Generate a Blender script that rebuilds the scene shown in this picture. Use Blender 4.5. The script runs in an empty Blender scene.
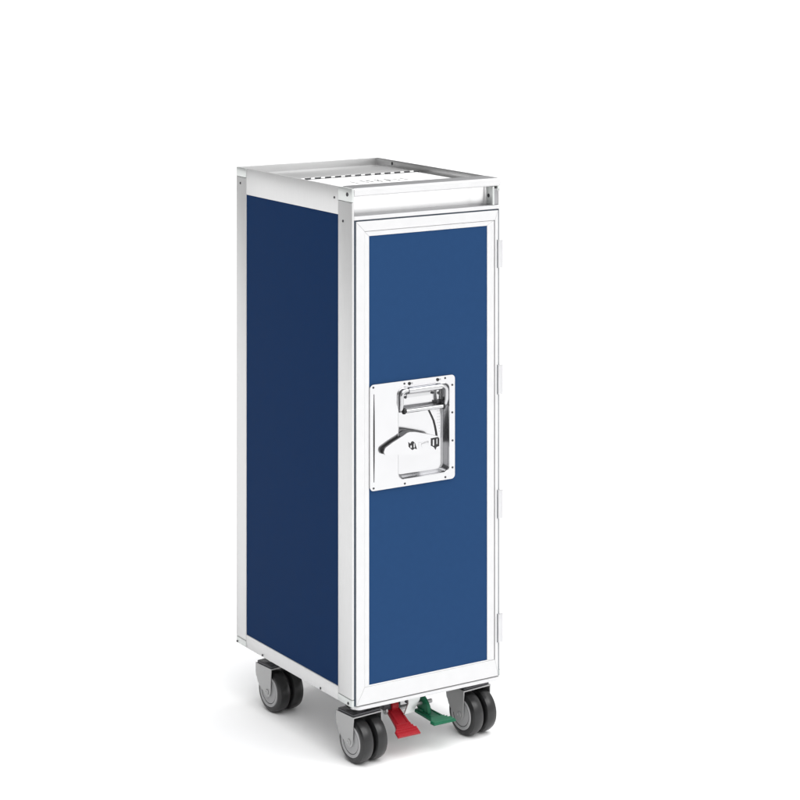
import bpy, bmesh, math, random
from mathutils import Vector, Matrix
random.seed(4)
C = bpy.context.scene.collection
PI = math.pi

# ------------------------------------------------------------------ materials
def mat(name, col, rough=.4, metal=0., spec=.5, noise=0., nscale=40., bump=0., stretch=None, coat=0.):
    m = bpy.data.materials.new(name); m.use_nodes = True
    nt = m.node_tree; b = nt.nodes['Principled BSDF']
    b.inputs['Base Color'].default_value = (*col, 1)
    b.inputs['Roughness'].default_value = rough
    b.inputs['Metallic'].default_value = metal
    b.inputs['Specular IOR Level'].default_value = spec
    if coat:
        b.inputs['Coat Weight'].default_value = coat
        b.inputs['Coat Roughness'].default_value = .12
    if noise or bump:
        tc = nt.nodes.new('ShaderNodeTexCoord'); mp = nt.nodes.new('ShaderNodeMapping')
        nt.links.new(tc.outputs['Object'], mp.inputs[0])
        if stretch: mp.inputs['Scale'].default_value = stretch
        n = nt.nodes.new('ShaderNodeTexNoise'); n.inputs['Scale'].default_value = nscale
        n.inputs['Detail'].default_value = 5
        nt.links.new(mp.outputs[0], n.inputs['Vector'])
        if noise:
            r = nt.nodes.new('ShaderNodeMapRange')
            r.inputs['To Min'].default_value = max(.02, rough - noise); r.inputs['To Max'].default_value = rough + noise
            nt.links.new(n.outputs['Fac'], r.inputs['Value']); nt.links.new(r.outputs[0], b.inputs['Roughness'])
            mx = nt.nodes.new('ShaderNodeMix'); mx.data_type = 'RGBA'
            mx.inputs['A'].default_value = (*[c*.95 for c in col], 1); mx.inputs['B'].default_value = (*[min(1, c*1.05) for c in col], 1)
            nt.links.new(n.outputs['Fac'], mx.inputs['Factor']); nt.links.new(mx.outputs['Result'], b.inputs['Base Color'])
        if bump:
            bp = nt.nodes.new('ShaderNodeBump'); bp.inputs['Strength'].default_value = bump; bp.inputs['Distance'].default_value = .0004
            nt.links.new(n.outputs['Fac'], bp.inputs['Height']); nt.links.new(bp.outputs[0], b.inputs['Normal'])
    return m

M = {}
M['alu'] = mat('brushed_aluminium', (.61, .61, .61), .38, .55, .5, .05, 30, .015, (14, 14, .8))
M['alu_plate'] = mat('aluminium_corner', (.58, .60, .59), .34, .6, .5, .05, 60)
M['alu_tray'] = mat('tray_aluminium', (.53, .53, .53), .33, .75, .5, .05, 40, .05, (1, 12, 12))
M['white_alu'] = mat('white_aluminium', (.61, .61, .615), .36, .25, .5, .04, 40)
M['grey_alu'] = mat('grey_aluminium', (.34, .34, .35), .35, .8, .5, .05, 60)
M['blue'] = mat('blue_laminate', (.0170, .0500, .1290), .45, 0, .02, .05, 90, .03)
M['steel'] = mat('polished_steel', (.60, .60, .61), .14, .95, .5, .03, 25)
M['recess'] = mat('recess_alu', (.93, .93, .93), .24, .75, .5, .04, 40)
M['lid'] = mat('lid_white', (.97, .97, .97), .4, 0, .4, .03, 40)
M['hinge'] = mat('hinge_aluminium', (.58, .58, .59), .35, .5, .5, .05, 60)
M['handle'] = mat('handle_steel', (.50, .50, .51), .15, .95, .5, .03, 25)
M['blue_shaded'] = mat('blue_laminate_shaded', (.0040, .0245, .0840), .45, 0, .02, .05, 90, .03)  # same laminate as the door, its colour darkened for the shaded sides
M['steel_mid'] = mat('steel_edge', (.36, .36, .37), .2, .95, .5, .05, 30)
M['steel_dark'] = mat('shaded_steel', (.06, .06, .065), .3, .7, .5, .05, 60)
M['black'] = mat('black_plastic', (.012, .012, .013), .4, 0, .4, .05, 60)
M['gasket'] = mat('rubber_gasket', (.035, .05, .07), .6, 0, .3, .05, 60)
M['fork'] = mat('zinc_fork', (.39, .39, .39), .42, .75, .5, .08, 120, .05)
M['hub'] = mat('grey_hub', (.34, .34, .345), .45, 0, .4, .06, 80)
M['tyre'] = mat('tyre_rubber', (.009, .009, .0095), .32, 0, .5, .1, 150, .08)
M['red'] = mat('red_plastic', (.32, .008, .016), .38, 0, .3, .06, 90)
M['green'] = mat('green_plastic', (.002, .108, .050), .38, 0, .3, .06, 90)
M['white_mark'] = mat('faint_print', (.16, .16, .16), .5, 0, .3, .05, 60)
M['floor'] = mat('white_floor', (.95, .95, .95), .75, 0, .15, .03, 3)

# ------------------------------------------------------------------ helpers
DZ = .106                                   # ground to underside of the cart body
RL = Vector((.15, .2, 0.))                  # cart root
def box(bm, x0, x1, y0, y1, z0, z1, bev=0., seg=2):
    vs = [bm.verts.new(p) for p in ((x0,y0,z0),(x1,y0,z0),(x1,y1,z0),(x0,y1,z0),(x0,y0,z1),(x1,y0,z1),(x1,y1,z1),(x0,y1,z1))]
    fs = [bm.faces.new([vs[i] for i in q]) for q in ((0,3,2,1),(4,5,6,7),(0,1,5,4),(1,2,6,5),(2,3,7,6),(3,0,4,7))]
    if bev:
        es = set(e for f in fs for e in f.edges)
        bmesh.ops.bevel(bm, geom=list(es), offset=bev, segments=seg, profile=.5, affect='EDGES')
def prism(bm, pts, a0, a1, axis='y', bev=0., seg=2):
    """closed outline extruded along an axis. axis y: pts are (x,z); axis x: pts are (y,z); axis z: pts are (x,y)"""
    def P(p, a): return {'y': (p[0], a, p[1]), 'x': (a, p[0], p[1]), 'z': (p[0], p[1], a)}[axis]
    A = [bm.verts.new(P(p, a0)) for p in pts]; B = [bm.verts.new(P(p, a1)) for p in pts]
    n = len(pts); fs = []
    fs.append(bm.faces.new(A)); fs.append(bm.faces.new(B[::-1]))
    for i in range(n): fs.append(bm.faces.new((A[i], B[i], B[(i+1) % n], A[(i+1) % n])))
    bmesh.ops.recalc_face_normals(bm, faces=fs)
    if bev:
        es = set(e for f in fs[:2] for e in f.edges)
        bmesh.ops.bevel(bm, geom=list(es), offset=bev, segments=seg, profile=.5, affect='EDGES')
def rrect(x0, x1, z0, z1, r, n=5, corners=(1,1,1,1)):
    out = []
    for k, (cx, cz, a0) in enumerate(((x1-r, z1-r, 0), (x0+r, z1-r, PI/2), (x0+r, z0+r, PI), (x1-r, z0+r, 1.5*PI))):
        if corners[k]:
            for i in range(n+1):
                a = a0 + PI/2*i/n; out.append((cx + r*math.cos(a), cz + r*math.sin(a)))
        else:
            out.append(((x1, z1), (x0, z1), (x0, z0), (x1, z0))[k])
    return out
def lathe(bm, prof, c=(0,0,0), axis='x', n=48):
    """prof: (along, radius) pairs, revolved round an axis through c"""
    rings = []
    for a, r in prof:
        ring = []
        for i in range(n):
            t = 2*PI*i/n; u, v = r*math.cos(t), r*math.sin(t)
            p = {'x': (a, u, v), 'y': (u, a, v), 'z': (u, v, a)}[axis]
            ring.append(bm.verts.new((p[0]+c[0], p[1]+c[1], p[2]+c[2])))
        rings.append(ring)
    fs = []
    for A, B in zip(rings, rings[1:]):
        for i in range(n): fs.append(bm.faces.new((A[i], A[(i+1) % n], B[(i+1) % n], B[i])))
    fs.append(bm.faces.new(rings[0][::-1])); fs.append(bm.faces.new(rings[-1]))
    bmesh.ops.recalc_face_normals(bm, faces=fs)
def tube(bm, pts, r, n=12, closed=False):
    pts = [Vector(p) for p in pts]; m = len(pts); rings = []
    ref = None
    for i, p in enumerate(pts):
        if closed: d = pts[(i+1) % m] - pts[i-1]
        else: d = pts[min(i+1, m-1)] - pts[max(i-1, 0)]
        d.normalize()
        if ref is None: ref = d.orthogonal().normalized()
        u = (ref - d*ref.dot(d)).normalized(); v = d.cross(u); ref = u
        rings.append([bm.verts.new(p + u*r*math.cos(2*PI*k/n) + v*r*math.sin(2*PI*k/n)) for k in range(n)])
    fs = []
    rng = range(m) if closed else range(m-1)
    for i in rng:
        A, B = rings[i], rings[(i+1) % m]
        for k in range(n): fs.append(bm.faces.new((A[k], A[(k+1) % n], B[(k+1) % n], B[k])))
    if not closed:
        fs.append(bm.faces.new(rings[0][::-1])); fs.append(bm.faces.new(rings[-1]))
    bmesh.ops.recalc_face_normals(bm, faces=fs)
def obj(name, bm, m, parent=None, smooth=False, raw=False, label=None):
    """body coordinates (z = 0 is the underside of the body) become root-local unless raw"""
    if not raw:
        bmesh.ops.translate(bm, verts=bm.verts, vec=Vector((-RL.x, -RL.y, DZ)))
    me = bpy.data.meshes.new(name); bm.to_mesh(me); bm.free()
    me.materials.append(m)
    me.polygons.foreach_set('use_smooth', [True]*len(me.polygons))
    o = bpy.data.objects.new(name, me); C.objects.link(o)
    if parent: o.parent = parent
    if not smooth:
        md = o.modifiers.new('edges', 'EDGE_SPLIT'); md.split_angle = math.radians(32)
    if label: o['label'] = label
    return o
def B(): return bmesh.new()

# ------------------------------------------------------------------ setting
bm = B()
n = 60.
vs = [bm.verts.new(p) for p in ((-n,-n,0),(n,-n,0),(n,n,0),(-n,n,0))]; bm.faces.new(vs)
fl = obj('floor', bm, M['floor'], raw=True); fl['kind'] = 'structure'

root = bpy.data.objects.new('galley_cart', None); C.objects.link(root)
root.location = RL
root['label'] = 'narrow blue and silver galley trolley on four black twin-wheel castors, standing on white floor'
root['category'] = 'trolley'

W, D, H = .301, .4055, .8626
PY0, PY1 = .0455, .369          # inner edges of the posts on the sides

# ------------------------------------------------------------------ body frame
for s in (0, 1):                # left, right
    X = lambda a, b: (a, b) if s == 0 else (W-b, W-a)
    # front post: L-shaped extrusion with a thin front face
    bm = B()
    x0, x1 = X(0, .0042 if s == 0 else .0030)
    yf = .0 if s == 0 else .003
    box(bm, x0, x1, yf, PY0, .0125, .8395 if s == 0 else .845, .0009)
    obj('corner_post', bm, M['alu'], root)
    bm = B(); x0, x1 = X(0, .0042); box(bm, x0, x1, PY1, D, .0125, .8455, .0009)
    obj('corner_post', bm, M['alu'], root)
    bm = B(); x0, x1 = X(.0002, .0042); box(bm, x0, x1, PY0+.0003, PY1-.0003, .8155, H, .0009)
    obj('top_rail', bm, M['alu'], root)
    bm = B(); x0, x1 = X(.0002, .0042); box(bm, x0, x1, PY0+.0003, PY1-.0003, 0, .0232, .0009)
    obj('bottom_rail', bm, M['alu'], root)
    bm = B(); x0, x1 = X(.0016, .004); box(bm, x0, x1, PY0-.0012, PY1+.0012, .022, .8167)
    obj('side_panel', bm, M['blue_shaded'], root)
    for (ya, yb, za, zb) in ((.0, PY0, .840, H), (PY1, D, .8460, H), (.0, PY0, 0, .0120), (PY1, D, 0, .0120)):
        bm = B(); x0, x1 = X(-.0004, .0044)
        if s == 1 and za > .8: ya += .003 if ya == 0 else 0
        box(bm, x0, x1, ya, yb, za, zb, .0012)
        obj('corner_plate', bm, M['alu_plate'], root)
def disc_screw(name, p, axis, r, parent, m=None, h=.0012):
    bm = B(); sg = -1
    prof = [(0, r), (sg*h*.5, r*.98), (sg*h, r*.7), (sg*h*.55, r*.35), (sg*h*.5, r*.05)]
    lathe(bm, prof, p, axis, 14)
    return obj(name, bm, m or M['steel_dark'], parent)
for (y, z, r) in ((.0146,.8521,.0036),(.0575,.8428,.0022),(.0292,.8062,.0024),(.3897,.8344,.0024),(.401,.0030,.0020),
                  (.3075,.003,.0020),(.1036,.003,.0022),(.0114,.0045,.0026)):
    disc_screw('screw', (-.0004 if y < PY0 and (z > .84 or z < .012) or y > PY1 and z < .012 else .0002, y, z), 'x', r, root)
# inner core carrying the panels, rear door, underside
bm = B(); box(bm, .0046, W-.0046, .016, D-.003, .002, .814); obj('inner_shell', bm, M['gasket'], root)
bm = B(); box(bm, .02, W-.02, D-.0028, D-.0005, .03, .79, .0008); obj('rear_panel', bm, M['blue'], root)
bm = B()
prism(bm, [(.0046,.0),(W-.0046,.0),(W-.0046,.81),(.0046,.81)], D-.0029, D-.001, 'y', .0006); obj('rear_frame', bm, M['alu'], root)
bm = B(); prism(bm, rrect(.0085, W-.0010, -.0030, D-.012, .009), -.0062, -.0006, 'z', .0014)
obj('base_plate', bm, M['white_alu'], root)

# ------------------------------------------------------------------ top tray
bm = B()
zf = .8495
box(bm, .0044, .0075, .0430, D-.004, zf-.001, H-.0008, .0008)           # inner lining left
box(bm, .2970, W-.0046, .0430, D-.0042, zf-.001, H+.0002, .0008)        # right wall lining
box(bm, .0002, W-.0002, D-.0038, D-.0002, .8150, H-.0002, .0008)        # back wall
box(bm, .0076, .2969, .0430, D-.0039, zf-.004, zf)                      # floor
tray = obj('top_tray', bm, M['alu_tray'], root)
bm = B(); box(bm, .020, .288, .2684, .352, zf+.0004, zf+.0022, .0008); obj('raised_panel', bm, M['alu_tray'], tray)
bm = B(); box(bm, .0135, .282, .055, .2365, zf+.0004, zf+.0024, .0008); lid = obj('lid', bm, M['lid'], tray)
bm = B(); box(bm, .012, .293, .2372, .2680, zf+.0003, zf+.0007); obj('hinge_slot', bm, M['steel_dark'], tray)
bm = B()
k = 13; L0, L1 = .018, .288; st = (L1-L0)/k
for i in range(k):
    lathe(bm, [(0,.0022),(.0006,.0028),(st*.42-.0006,.0028),(st*.42,.0022)], (L0+i*st, .2415, zf+.0028), 'x', 12)
obj('piano_hinge', bm, M['alu_tray'], tray)
bm = B(); tube(bm, [(L0, .2415, zf+.0028), (L1, .2415, zf+.0028)], .0014); obj('hinge_pin', bm, M['steel_dark'], tray)
# faint lettering pressed into the lid: only broken strokes can be made out in the photograph
bm = B(); zt = zf+.0028
def stroke(x0, y0, x1, y1, w=.0022):
    d = Vector((x1-x0, y1-y0, 0)); nn = Vector((-d.y, d.x, 0)).normalized()*w/2
    a = Vector((x0, y0, zt)); b = Vector((x1, y1, zt))
    bm.faces.new([bm.verts.new(p) for p in (a-nn, b-nn, b+nn, a+nn)])
gl = [[(0,0,0,1)], [(0,1,1,1),(.5,0,.5,1)], [(0,0,0,1),(0,1,.9,1),(0,.5,.7,.5),(0,0,.9,0)], [(0,0,0,1),(0,.5,.8,1),(0,.5,.8,0)],
      [(0,0,.45,1),(.45,1,.9,0),(.2,.4,.7,.4)], [(.4,0,.4,1)], [(0,1,.9,1),(.45,0,.45,1)]]
for i, g in enumerate(gl):
    for a in g: stroke(.098+i*.0165+a[0]*.010, .140+a[1]*.030, .098+i*.0165+a[2]*.010, .140+a[3]*.030)
obj('pressed_lettering', bm, M['white_mark'], lid)
for (y, z) in ((.346, .8565), (.052, .8585)): disc_screw('screw', (.2970, y, z), 'x', .0034, tray)
# front pull: lip, recess, end wall, ledge
bm = B()
prism(bm, rrect(.0, .0425, .8490, H+.0002, .0034), .0046, W+.0004, 'x', 0)
lip = obj('pull_lip', bm, M['white_alu'], root)
bm = B(); box(bm, .0075, .2960, .0036, .0420, H+.0001, H+.0007, .0003); obj('lip_strip', bm, M['grey_alu'], lip)
bm = B()      # recess back, curving forward at the right end
out = [(.0046, .0358)]
for i in range(13):
    a = PI/2*i/12; out.append((.2600 + .0245*math.sin(a), .0358 - .0160*(1-math.cos(a))))
inner = [(x, y) for x, y in out]; outer = [(.2870, .0198), (.2870, .040), (.0046, .040)]
prism(bm, inner + outer, .8150, .8489, 'z')
rec = obj('pull_recess', bm, M['recess'], root)
bm = B(); box(bm, .2846, .2885, .0005, .0197, .8165, .8488, .0007); obj('end_wall', bm, M['alu_plate'], rec)
bm = B(); box(bm, .2887, W-.0002, .004, .036, .8165, .8445, .0008); obj('end_block', bm, M['grey_alu'], rec)
disc_screw('screw', (.2846, .013, .8322), 'x', .0034, rec)
bm = B(); prism(bm, [(.0006,.8098),(.0006,.8150),(.0018,.8160),(.0356,.8160),(.0356,.8098)], .0044, W-.0006, 'x')
led = obj('pull_ledge', bm, M['white_alu'], root)
bm = B(); box(bm, .0046, .2845, .0025, .0355, .8161, .8166); obj('ledge_liner', bm, M['grey_alu'], led)

# ------------------------------------------------------------------ door
X0, X1, Z0, Z1 = .0078, .2953, .0012, .8072           # door outside
BX0, BX1, BZ0, BZ1 = .0240, .2885, .0296, .7905       # bead line
PX0, PX1, PZ0, PZ1 = .0331, .2724, .0321, .7820       # blue panel
YD = -.0012
def mitre_frame(bm, o, i, y0, y1, g=.00012, bev=.00035):
    (ox0, ox1, oz0, oz1), (ix0, ix1, iz0, iz1) = o, i
    prism(bm, [(ox0,oz0+g),(ix0,iz0+g),(ix0,iz1-g),(ox0,oz1-g)], y0, y1, 'y', bev, 1)
    prism(bm, [(ox1,oz0+g),(ix1,iz0+g),(ix1,iz1-g),(ox1,oz1-g)], y0, y1, 'y', bev, 1)
    prism(bm, [(ox0+g,oz0),(ox1-g,oz0),(ix1-g,iz0),(ix0+g,iz0)], y0, y1, 'y', bev, 1)
    prism(bm, [(ox0+g,oz1),(ox1-g,oz1),(ix1-g,iz1),(ix0+g,iz1)], y0, y1, 'y', bev, 1)
bm = B()
mitre_frame(bm, (X0,X1,Z0,Z1), (BX0,BX1,BZ0,BZ1), YD, .012)
door = obj('door', bm, M['white_alu'], root)
bm = B(); mitre_frame(bm, (BX0+.0002,BX1-.0015,BZ0+.0002,BZ1-.0006), (PX0,PX1,PZ0,PZ1), YD+.0005, .010)
obj('panel_bead', bm, M['white_alu'], door)
bm = B()      # blue panel with the opening behind the latch dish
po = [bm.verts.new((x, YD+.0018, z)) for x, z in ((PX0-.002,PZ0-.002),(PX1+.002,PZ0-.002),(PX1+.002,PZ1+.002),(PX0-.002,PZ1+.002))]
pi = [bm.verts.new((x, YD+.0018, z)) for x, z in ((.088,.3665),(.194,.3665),(.194,.522),(.088,.522))]
for i in range(4): bm.faces.new((po[i], po[(i+1)%4], pi[(i+1)%4], pi[i]))
obj('door_panel', bm, M['blue'], door)
bm = B(); box(bm, .0046, W-.0046, .0122, .0158, .0015, .809); obj('door_seal', bm, M['gasket'], door)
bm = B(); box(bm, .0044, .0076, .0006, .0121, .0012, .809); box(bm, .2955, .2975, .0002, .0121, .0012, .809); obj('door_seal', bm, M['gasket'], door)
bm = B(); box(bm, X0, X1, .0015, .0121, .8074, .8095); obj('door_seal', bm, M['gasket'], door)
for (za, zb) in ((.7080,.7557),(.4889,.5392),(.2741,.3226),(.0594,.1079)):
    bm = B(); box(bm, .2938, .3010, -.0042, .0024, za, zb, .0006)
    tube(bm, [(.3012,-.0018,za+.0004),(.3012,-.0018,zb-.0004)], .0032, 16)
    h = obj('hinge', bm, M['hinge'], door)
    bm = B(); box(bm, .2930, .2937, -.0016, .0024, za-.0006, zb+.0006); obj('hinge_seal', bm, M['gasket'], h)

# ------------------------------------------------------------------ latch plate on the door
LX0, LX1, LZ0, LZ1 = .0334, .2038, .3556, .5332
RX0, RX1, RZ0, RZ1 = .0894, .1925, .3680, .5205        # dished recess
yp = YD-.0016                                           # plate face
bm = B()
oi = rrect(LX0, LX1, LZ0, LZ1, .007, 6, (1,1,1,1)); ni = rrect(RX0, RX1, RZ0, RZ1, .010, 6)
# plate with a hole: bridge outer and inner loops (same count)
def loop(pts, y): return [bm.verts.new((p[0], y, p[1])) for p in pts]
A0, A1 = loop(oi, yp), loop(oi, yp+.0030)
I0 = loop(ni, yp)
m = len(oi); fs = []
for i in range(m):
    j = (i+1) % m
    fs.append(bm.faces.new((A0[i], A0[j], I0[j], I0[i]))); fs.append(bm.faces.new((A0[i], A1[i], A1[j], A0[j])))
bmesh.ops.recalc_face_normals(bm, faces=fs)
bmesh.ops.translate(bm, verts=[], vec=(0,0,0))
plate = obj('latch_plate', bm, M['steel'], door)
bm = B()
D0 = loop(ni, yp)
def inset(pts, d):
    cx = (RX0+RX1)/2; cz = (RZ0+RZ1)/2; hx = (RX1-RX0)/2; hz = (RZ1-RZ0)/2
    return [(cx+(p[0]-cx)*(hx-d)/hx, cz+(p[1]-cz)*(hz-d)/hz) for p in pts]
dd = .0135
rings = [D0]
for (ins, dep) in ((.0006,.0008),(.0016,.0035),(.0030,.0095),(.0048,dd)):
    rings.append(loop(inset(ni, ins), yp+dep))
fs = []
for P, Q in zip(rings, rings[1:]):
    for i in range(m): fs.append(bm.faces.new((P[i], P[(i+1)%m], Q[(i+1)%m], Q[i])))
bmesh.ops.recalc_face_normals(bm, faces=fs)
for f in bm.faces: f.normal_flip()
obj('recess_wall', bm, M['steel_mid'], plate)  # darker steel colour stands for the dark reflections in the dish walls
bm = B(); tube(bm, [(p[0], yp+.0002, p[1]) for p in ni], .0007, 8, True); obj('recess_rim', bm, M['handle'], plate)
bm = B(); prism(bm, inset(ni, .0046), yp+dd-.0002, yp+dd+.0008, 'y'); obj('recess_floor', bm, M['steel'], plate)
bm = B()
zz = [.3700+(.5172-.3700)*i/20 for i in range(21)]
wd = lambda t: .0006+.0009*math.sin(PI*t)
pts = [(.0412-wd(i/20), z) for i, z in enumerate(zz)] + [(.0412+wd(i/20), z) for i, z in reversed(list(enumerate(zz)))]
prism(bm, pts, yp-.0002, yp+.0005, 'y'); obj('finger_slot', bm, M['black'], plate)
for (x, z) in ((.040,.5285),(.1014,.5285),(.1838,.5290),(.1984,.5158),(.1984,.4688),(.1990,.4208),(.1990,.3747),(.1843,.3600),(.1024,.3600),(.0405,.3600)):
    disc_screw('rivet', (x, yp, z), 'y', .0019, plate, M['steel_dark'], .0009)
for (x, z) in ((.1115,.5276),(.1684,.5280)):
    s = disc_screw('screw', (x, yp, z), 'y', .0029, plate, M['black'], .0016)
    bm = B(); box(bm, x+.0022, x+.0062, yp-.0013, yp-.0001, z-.0012, z+.0012, .0003); obj('screw_tab', bm, M['steel_mid'], plate)
# bail handle
yh = yp-.0052
def rr_path(x0, x1, z0, z1, r, y, n=6): return [(p[0], y, p[1]) for p in rrect(x0, x1, z0, z1, r, n)]
bm = B()
path = []
for i in range(7):
    a = PI + PI/2*(1-i/6.) - PI/2; 
pth = [(.0945,yh+.006,.4835),(.0935,yh+.002,.4885),(.0930,yh,.4950),(.0930,yh,.5080)]
for i in range(1,7):
    a = PI - PI/2*i/6; pth.append((.1020+.009*math.cos(a), yh, .5085+.009*math.sin(a)))
for i in range(0,7):
    a = PI/2 - PI/2*i/6; pth.append((.1745+.009*math.cos(a), yh, .5085+.009*math.sin(a)))
pth += [(.1835,yh,.4950),(.1830,yh+.002,.4885),(.1820,yh+.006,.4835)]
tube(bm, pth, .0032, 16)
hd = obj('pull_handle', bm, M['handle'], plate)
bm = B(); tube(bm, [(.106,yh-.0002,.5172),(.1715,yh-.0002,.5172)], .0052, 20); obj('grip_sleeve', bm, M['handle'], hd)
bm = B(); tube(bm, [(.1035,yh+.004,.4822),(.1780,yh+.004,.4822)], .0036, 18); obj('hinge_rod', bm, M['handle'], hd)
for x in (.0990, .1785):
    bm = B(); lathe(bm, [(-.0016,.0030),(-.0008,.0050),(.0022,.0054),(.0034,.0040)], (x,yh+.0045,.4822), 'x', 20); obj('rod_cap', bm, M['black'], hd)
bm = B(); prism(bm, rrect(.1075,.1600,.5035,.5100,.0015,3), yp+.002, yp+.005, 'y', .0006); sb = obj('stop_bar', bm, M['handle'], hd)
for (x, z) in ((.1040,.5050),(.1590,.5068),(.1705,.5050)):
    bm = B(); lathe(bm, [(.0,.0024),(-.0018,.0024),(-.0026,.0012)], (x,yp+.002,z), 'y', 14)
    obj('stop_pin', bm, M['steel_dark'], hd)
bm = B()   # back plate pieces that carry the bail at both ends
box(bm, .1700, .1860, yp+.0055, yp+.0130, .4835, .4900, .001); obj('bail_bracket', bm, M['steel_dark'], hd)
bm = B(); box(bm, .0945, .1010, yp+.0055, yp+.0130, .4790, .4850, .001)
obj('bail_bracket', bm, M['steel_dark'], hd)
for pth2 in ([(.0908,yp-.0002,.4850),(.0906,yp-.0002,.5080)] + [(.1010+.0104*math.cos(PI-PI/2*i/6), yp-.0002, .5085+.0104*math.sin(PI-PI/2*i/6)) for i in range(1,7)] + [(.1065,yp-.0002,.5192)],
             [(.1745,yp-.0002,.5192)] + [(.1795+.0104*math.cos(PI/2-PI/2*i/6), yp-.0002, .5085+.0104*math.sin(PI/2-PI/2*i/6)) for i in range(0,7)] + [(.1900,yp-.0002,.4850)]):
    bm = B(); tube(bm, pth2, .0015, 10); obj('handle_gap_shade', bm, M['steel_dark'], hd)  # dark tubes added to draw the shadow gap round the handle
# lever
yl0, yl1 = yp-.0100, yp-.0088
tip = []
for i in range(9):
    a = math.radians(250 - 130*i/8); tip.append((.0625+.0076*math.cos(a), .4212+.0076*math.sin(a)))
low = [(.1600,.4045),(.1200,.4075),(.0900,.4118)]
up = [(.0720,.4345),(.0880,.4412),(.1010,.4478),(.1060,.4484),(.1180,.4470),(.1400,.4412),(.1600,.4355),(.1650,.4330),(.1662,.4290),(.1662,.4090),(.1645,.4055)]
pts = tip + up + low
bm = B(); prism(bm, pts, yl0, yl1, 'y', .0004); lever = obj('latch_lever', bm, M['steel'], plate); lever.modifiers['edges'].split_angle = math.radians(18)
cx, cz = .110, .428
bm = B(); prism(bm, [(cx+(p[0]-cx)*.992, cz+(p[1]-cz)*.985) for p in pts], yl1, yl1+.0042, 'y'); obj('lever_side_shade', bm, M['steel_dark'], lever)  # lever sides coloured dark in place of dark reflections
bm = B(); prism(bm, [(.0925,.4200),(.0925,.4415),(.1060,.4462),(.1180,.4450),(.1620,.4330),(.1620,.4120),(.1100,.4150)], yl1+.0042, yp+dd-.002, 'y'); obj('lever_dish_shade', bm, M['steel_dark'], lever)  # added dark block standing for the lever's shadow and reflection in the dish
bm = B(); lathe(bm, [(yl1+.007,.013),(yp+dd,.013)], (.128,0,.428), 'y', 28); obj('lever_boss', bm, M['steel_mid'], lever)
# openings in the lever with dark latch tongues
bm = B(); prism(bm, [(.1030,.4320),(.1065,.4285),(.1100,.4322),(.1128,.4318),(.1165,.4280),(.1200,.4175),(.1150,.4195),(.1110,.4172),(.1068,.4205),(.1035,.4240)], yl0-.0005, yl0+.0003, 'y'); obj('latch_eye', bm, M['black'], lever)
bm = B(); prism(bm, rrect(.1060,.1090,.4215,.4262,.0012,3), yl0-.0016, yl0-.0004, 'y', .0004); prism(bm, rrect(.1125,.1150,.4212,.4290,.0012,3), yl0-.0016, yl0-.0004, 'y', .0004); obj('latch_tongue', bm, M['steel'], lever)
bm = B(); prism(bm, [(.1482,.4325),(.1630,.4330),(.1650,.4300),(.1648,.4175),(.1595,.4165),(.1575,.4120),(.1545,.4165),(.1482,.4200)], yl0-.0005, yl0+.0003, 'y'); obj('latch_eye', bm, M['black'], lever)
bm = B(); prism(bm, rrect(.1510,.1540,.4195,.4305,.0012,3), yl0-.0016, yl0-.0004, 'y', .0004); prism(bm, rrect(.1585,.1605,.4215,.4312,.0009,3), yl0-.0016, yl0-.0004, 'y', .0004); obj('latch_tongue', bm, M['steel'], lever)
bm = B(); prism(bm, rrect(.1235,.1440,.4180,.4290,.001,3), yl0-.0004, yl0+.0003, 'y', .0003); obj('lever_inset', bm, M['steel'], lever)
bm = B(); lathe(bm, [(yl0+.0002,.0052),(yl0-.0009,.0050),(yl0-.0012,.0044)], (.1335,0,.4235), 'y', 28); obj('pivot_pin', bm, M['steel'], lever)
# curved dark travel slot and the dotted cover to its right
arc = [(.1585,.4760),(.1640,.4660),(.1690,.4560),(.1722,.4450),(.1745,.4340),(.1757,.4250)]
bm = B()
prism(bm, [(x-.0016,z) for x, z in arc] + [(x+.0010,z) for x, z in reversed(arc)], yp+dd-.0016, yp+dd-.0004, 'y'); obj('travel_slot', bm, M['black'], plate)
bm = B(); prism(bm, [(x+.0014,z) for x, z in arc] + [(.1868,.4250),(.1868,.4760)], yp+dd-.0011, yp+dd-.0003, 'y', .0003)
cov = obj('slot_cover', bm, M['steel'], plate)
bm = B()
for i in range(9):
    for k in range(3):
        x, z = .1765+k*.0035, .4715-i*.005
        if x > .1722-.0+(.472-z)*.22-.004+.0035:
            lathe(bm, [(0,.0007),(-.0004,.0004)], (x, yp+dd-.0011, z), 'y', 8)
obj('cover_dots', bm, M['steel_mid'], cov)

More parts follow.
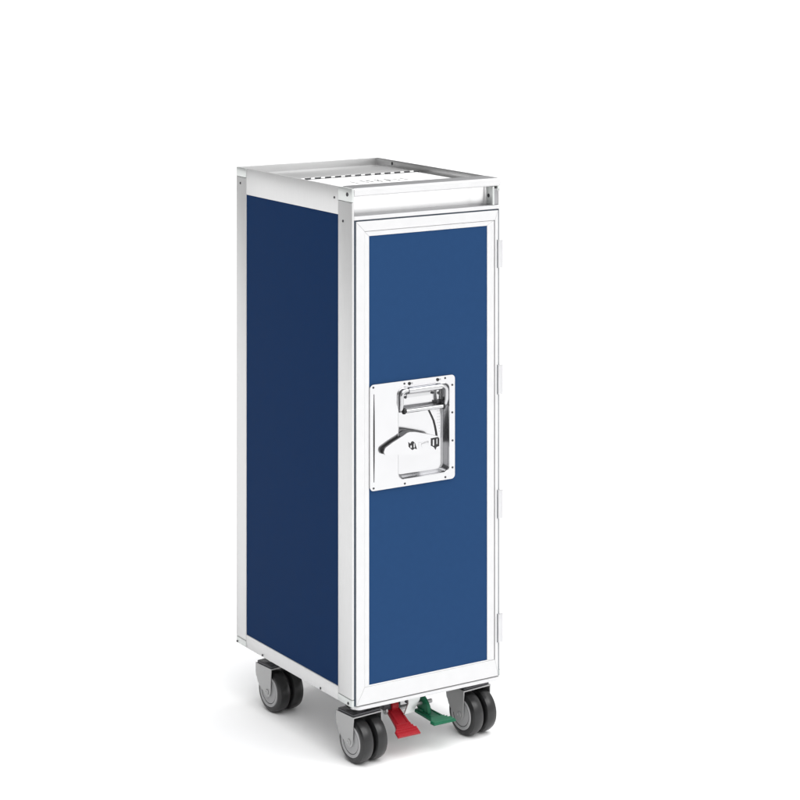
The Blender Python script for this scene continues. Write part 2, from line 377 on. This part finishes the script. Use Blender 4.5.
# ------------------------------------------------------------------ brake pedals
def pedal(name, m, x, root_p, tip_p, label):
    (y0, z0), (y1, z1) = root_p, tip_p
    L = math.hypot(y1-y0, z1-z0); d = Vector((0, y1-y0, z1-z0))/L
    up = Vector((1,0,0)).cross(d); up = up if up.z > 0 else -up
    P = lambda s, u, w: Vector((x, y0, z0)) + d*s + Vector((u,0,0)) + up*w
    bm = B()
    st = [(-.004,.0125,.0042),(.004,.0130,.0042),(.020,.0138,.0036),(L-.024,.0150,.0034),(L-.0175,.0172,.0032),(L-.0125,.0220,.0028),(L,.0225,.0024)]
    rings = []
    for s, hw, th in st:
        rings.append([bm.verts.new(P(s,u,w)) for u, w in ((-hw,0),(-hw+.0012,.0012+th*0),(hw-.0012,.0012),(hw,0),(hw,-th),(-hw,-th))])
    fs = [bm.faces.new(rings[0]), bm.faces.new(rings[-1][::-1])]
    for A, Bq in zip(rings, rings[1:]):
        for i in range(6): fs.append(bm.faces.new((A[i],A[(i+1)%6],Bq[(i+1)%6],Bq[i])))
    # raised cross ribs on the tread
    for k in range(5):
        s = L-.0015-k*.0052; hw = .0205 if k < 3 else (.0165 if k == 3 else .0140)
        a = [bm.verts.new(P(s+q, u, w)) for q, u, w in ((0,-hw,.0008),(0,hw,.0008),(-.0014,hw,.0030),(-.0014,-hw,.0030),(-.0032,hw,.0008),(-.0032,-hw,.0008))]
        fs += [bm.faces.new((a[0],a[1],a[2],a[3])), bm.faces.new((a[3],a[2],a[4],a[5])), bm.faces.new((a[0],a[3],a[5])), bm.faces.new((a[1],a[4],a[2]))]
    # side stiffening ribs along the neck
    for sgn in (-1, 1):
        u0 = sgn*.0095
        a = [bm.verts.new(P(s, u0+q, w)) for s in (.002, L-.026) for q, w in ((-.0011,.0008),(.0011,.0008),(.0008,.0024),(-.0008,.0024))]
        fs += [bm.faces.new((a[i],a[(i+1)%4],a[4+(i+1)%4],a[4+i])) for i in range(4)] + [bm.faces.new(a[:4]), bm.faces.new(a[4:][::-1])]
    bmesh.ops.recalc_face_normals(bm, faces=fs)
    o = obj(name, bm, m, root, label=label)
    return o
yb = .050
pr_ = pedal('brake_pedal', M['red'], .1130, (yb,-.038), (-.001,-.0668), 'red brake pedal, tilted down at the front')
bm = B(); lathe(bm, [(.1005,.0075),(.1015,.0088),(.1135,.0088),(.1145,.0075)], (0.006,yb+.002,-.0315), 'x', 24)
box(bm, .1085, .1190, yb-.004, yb+.006, -.040, -.034, .001); obj('pedal_barrel', bm, M['red'], pr_)
pg_ = pedal('brake_pedal', M['green'], .1800, (.064,-.0540), (-.0085,-.0552), 'green brake pedal, level and sticking out')
bm = B()
prism(bm, [(.070,-.008),(.062,-.010),(.052,-.026),(.040,-.034),(.034,-.0405),(.032,-.052),(.064,-.054),(.074,-.04)], .1715, .1785, 'x', .0012)
obj('pedal_arm', bm, M['green'], pg_)
bm = B(); box(bm, .1690, .1880, .046, .062, -.0525, -.0485, .0014); obj('pedal_collar', bm, M['green'], pg_)
bm = B(); prism(bm, [(.1290,-.006),(.1560,-.006),(.1545,-.022),(.1400,-.0425),(.1220,-.0435),(.1305,-.026)], .030, .0335, 'y', .0008)
box(bm, .152, .1545, .0336, .075, -.022, -.007)
obj('pedal_bracket', bm, M['alu_plate'], root)
bm = B(); box(bm, .0925, .1265, .048, .085, -.037, -.007, .0015); obj('brake_housing', bm, M['steel_dark'], root)
bm = B(); box(bm, .157, .186, .066, .085, -.045, -.007, .0015); obj('brake_housing', bm, M['steel_dark'], root)
bm = B(); lathe(bm, [(.0955,.0035),(.0965,.0062),(.1000,.0066),(.1000,.0035),(.192,.0035)], (0,yb+.003,-.0385), 'x', 20); obj('pedal_shaft', bm, M['fork'], root)
bm = B(); tube(bm, [(.148,.085,-.012),(.148,.33,-.012)], .006, 14); obj('brake_rod', bm, M['fork'], root)

# ------------------------------------------------------------------ castors
R = .0377; AY = -.016
def caster():
    bm = B()
    zt = .0812; h = .0304; t = .0021
    prof = [(-.0285,zt),(-.0262,.036)]
    for i in range(7):
        a = math.radians(-10 - 140*i/6); prof.append((AY+.0098*math.cos(a)*-1 if False else AY + .0095*math.cos(math.radians(180+10+140*i/6)), R+.0095*math.sin(math.radians(180+10+140*i/6))))
    prof += [(-.0010,.0370),(.0075,.0420),(.0140,.0490),(.0172,.0560),(.0196,.0590),(.0206,.0640),(.0209,.0720),(.0205,zt)]
    for s in (-1, 1):
        prism(bm, prof, s*h, s*(h-t), 'x', .0004, 1)
    prism(bm, rrect(-h+t*.5, h-t*.5, -.0285, .0205, .002, 3), zt-.0024, zt-.0001, 'z', .0003, 1)
    fork = obj('caster', bm, M['fork'], root, raw=True)
    bm = B(); prism(bm, rrect(-h+.0016, h-.0016, -.0268, .0190, .003, 4), zt, zt+.0040, 'z', .0008); obj('fork_top_shade', bm, M['steel_dark'], fork, raw=True)  # dark plate added to stand for the shadow on top of the fork
    bm = B()
    lathe(bm, [(zt+.0041,.0170),(zt+.0075,.0165),(zt+.0085,.0215),(zt+.0110,.0228),(zt+.0135,.0215),(DZ-.0062,.0190)], (0,0,0), 'z', 40)
    obj('swivel_bearing', bm, M['steel'], fork, raw=True)
    bm = B(); prism(bm, rrect(-.026, .026, -.024, .026, .006, 4), DZ-.0092, DZ-.0066, 'z', .0006); obj('mount_plate', bm, M['steel_dark'], fork, raw=True)
    for s in (-1, 1):
        c = s*.0146; w = .0122
        bm = B()
        prof = [(-w+.0006,.0268),(-w,.0290),(-w+.0006,.0322),(-w+.0030,.0360),(-w+.0065,.0373),(0,R),(w-.0065,.0373),(w-.0030,.0360),(w-.0006,.0322),(w,.0290),(w-.0006,.0268)]
        lathe(bm, prof, (c, AY, R), 'x', 64)
        ty = obj('tyre', bm, M['tyre'], fork, raw=True, smooth=False)
        bm = B()
        hp = [(-w-.0004,.004),(-w-.0004,.0085),(-w+.0004,.0095),(-w+.0005,.0205),(-w+.0011,.0208),(-w+.0011,.0216),(-w-.0002,.0222),(-w-.0002,.0240),(-w-.0010,.0250),(-w-.0008,.0264),(-w+.0004,.0272)]
        prof = [(a*-s, r) for a, r in hp + [(-.001,.0272),(-.001,.004)]]
        lathe(bm, prof, (c, AY, R), 'x', 56)
        obj('wheel_hub', bm, M['hub'], fork, raw=True)
        bm = B(); lathe(bm, [(s*h,.0050),(s*(h+.0012),.0050),(s*(h+.0016),.0046),(s*(h+.0016),.0030),(s*(h+.0008),.0026),(s*(h+.0008),.0003)], (0,AY,R), 'x', 20)
        obj('axle_bolt', bm, M['fork'], fork, raw=True)
    bm = B(); tube(bm, [(-h,AY,R),(h,AY,R)], .0035); obj('axle', bm, M['steel_dark'], fork, raw=True)
    return fork
c0 = caster()
spots = [(.0417,.0502),(.2705,.0590),(.0445,.3377),(.2705,.3450)]
c0.rotation_euler.z = math.radians(5)
kids = list(c0.children)
for i, (x, y) in enumerate(spots):
    if i == 0: c = c0
    else:
        c = c0.copy(); C.objects.link(c); c.parent = root
        for ch in kids:
            d = ch.copy(); C.objects.link(d); d.parent = c
    c.location = (x-RL.x, y-RL.y, 0)

# ------------------------------------------------------------------ camera
cam = bpy.data.cameras.new('camera'); co = bpy.data.objects.new('camera', cam); C.objects.link(co)
co.location = (-1.9325991, -3.1950585, 1.3066062+DZ)
co.rotation_euler = (PI/2, 0, -.565344615)
cam.sensor_width = 36; cam.lens = 2246.02/800*36
cam.shift_y = -(400+78.0627)/800
cam.clip_start = .05; cam.clip_end = 500
bpy.context.scene.camera = co

# ------------------------------------------------------------------ studio light
w = bpy.data.worlds.new('World'); bpy.context.scene.world = w; w.use_nodes = True
nt = w.node_tree; bg = nt.nodes['Background']
tc = nt.nodes.new('ShaderNodeTexCoord')
def lobe(v, a, b, lo, hi):            # strength from the angle to a direction
    dt = nt.nodes.new('ShaderNodeVectorMath'); dt.operation = 'DOT_PRODUCT'
    dt.inputs[1].default_value = Vector(v).normalized()
    nt.links.new(tc.outputs['Generated'], dt.inputs[0])
    mr = nt.nodes.new('ShaderNodeMapRange'); mr.interpolation_type = 'SMOOTHSTEP'
    for k, q in zip(('From Min','From Max','To Min','To Max'), (a, b, lo, hi)): mr.inputs[k].default_value = q
    nt.links.new(dt.outputs['Value'], mr.inputs['Value'])
    return mr.outputs[0]
def add(a, b):
    m = nt.nodes.new('ShaderNodeMath'); m.operation = 'ADD'
    nt.links.new(a, m.inputs[0]); nt.links.new(b, m.inputs[1]); return m.outputs[0]
st_ = add(lobe((.75, -.55, .6), -.75, .9, .10, 1.0), lobe((-.02, -.40, 1.), .66, .97, 0, 2.8))
nt.links.new(st_, bg.inputs['Strength'])
bg.inputs['Color'].default_value = (1, 1, 1, 1)
def area(name, loc, aim, size, power):
    l = bpy.data.lights.new(name, 'AREA'); l.energy = power; l.size = size; l.shape = 'DISK'
    o = bpy.data.objects.new(name, l); C.objects.link(o); o.location = loc
    o.rotation_euler = (Vector(aim)-Vector(loc)).to_track_quat('-Z', 'Y').to_euler()
area('key_softbox', (2.2, -2.6, 2.9), (.15, .1, .45), 1.2, 14)
sc = bpy.context.scene
sc.view_settings.view_transform = 'Standard'; sc.view_settings.look = 'None'; sc.view_settings.exposure = 0
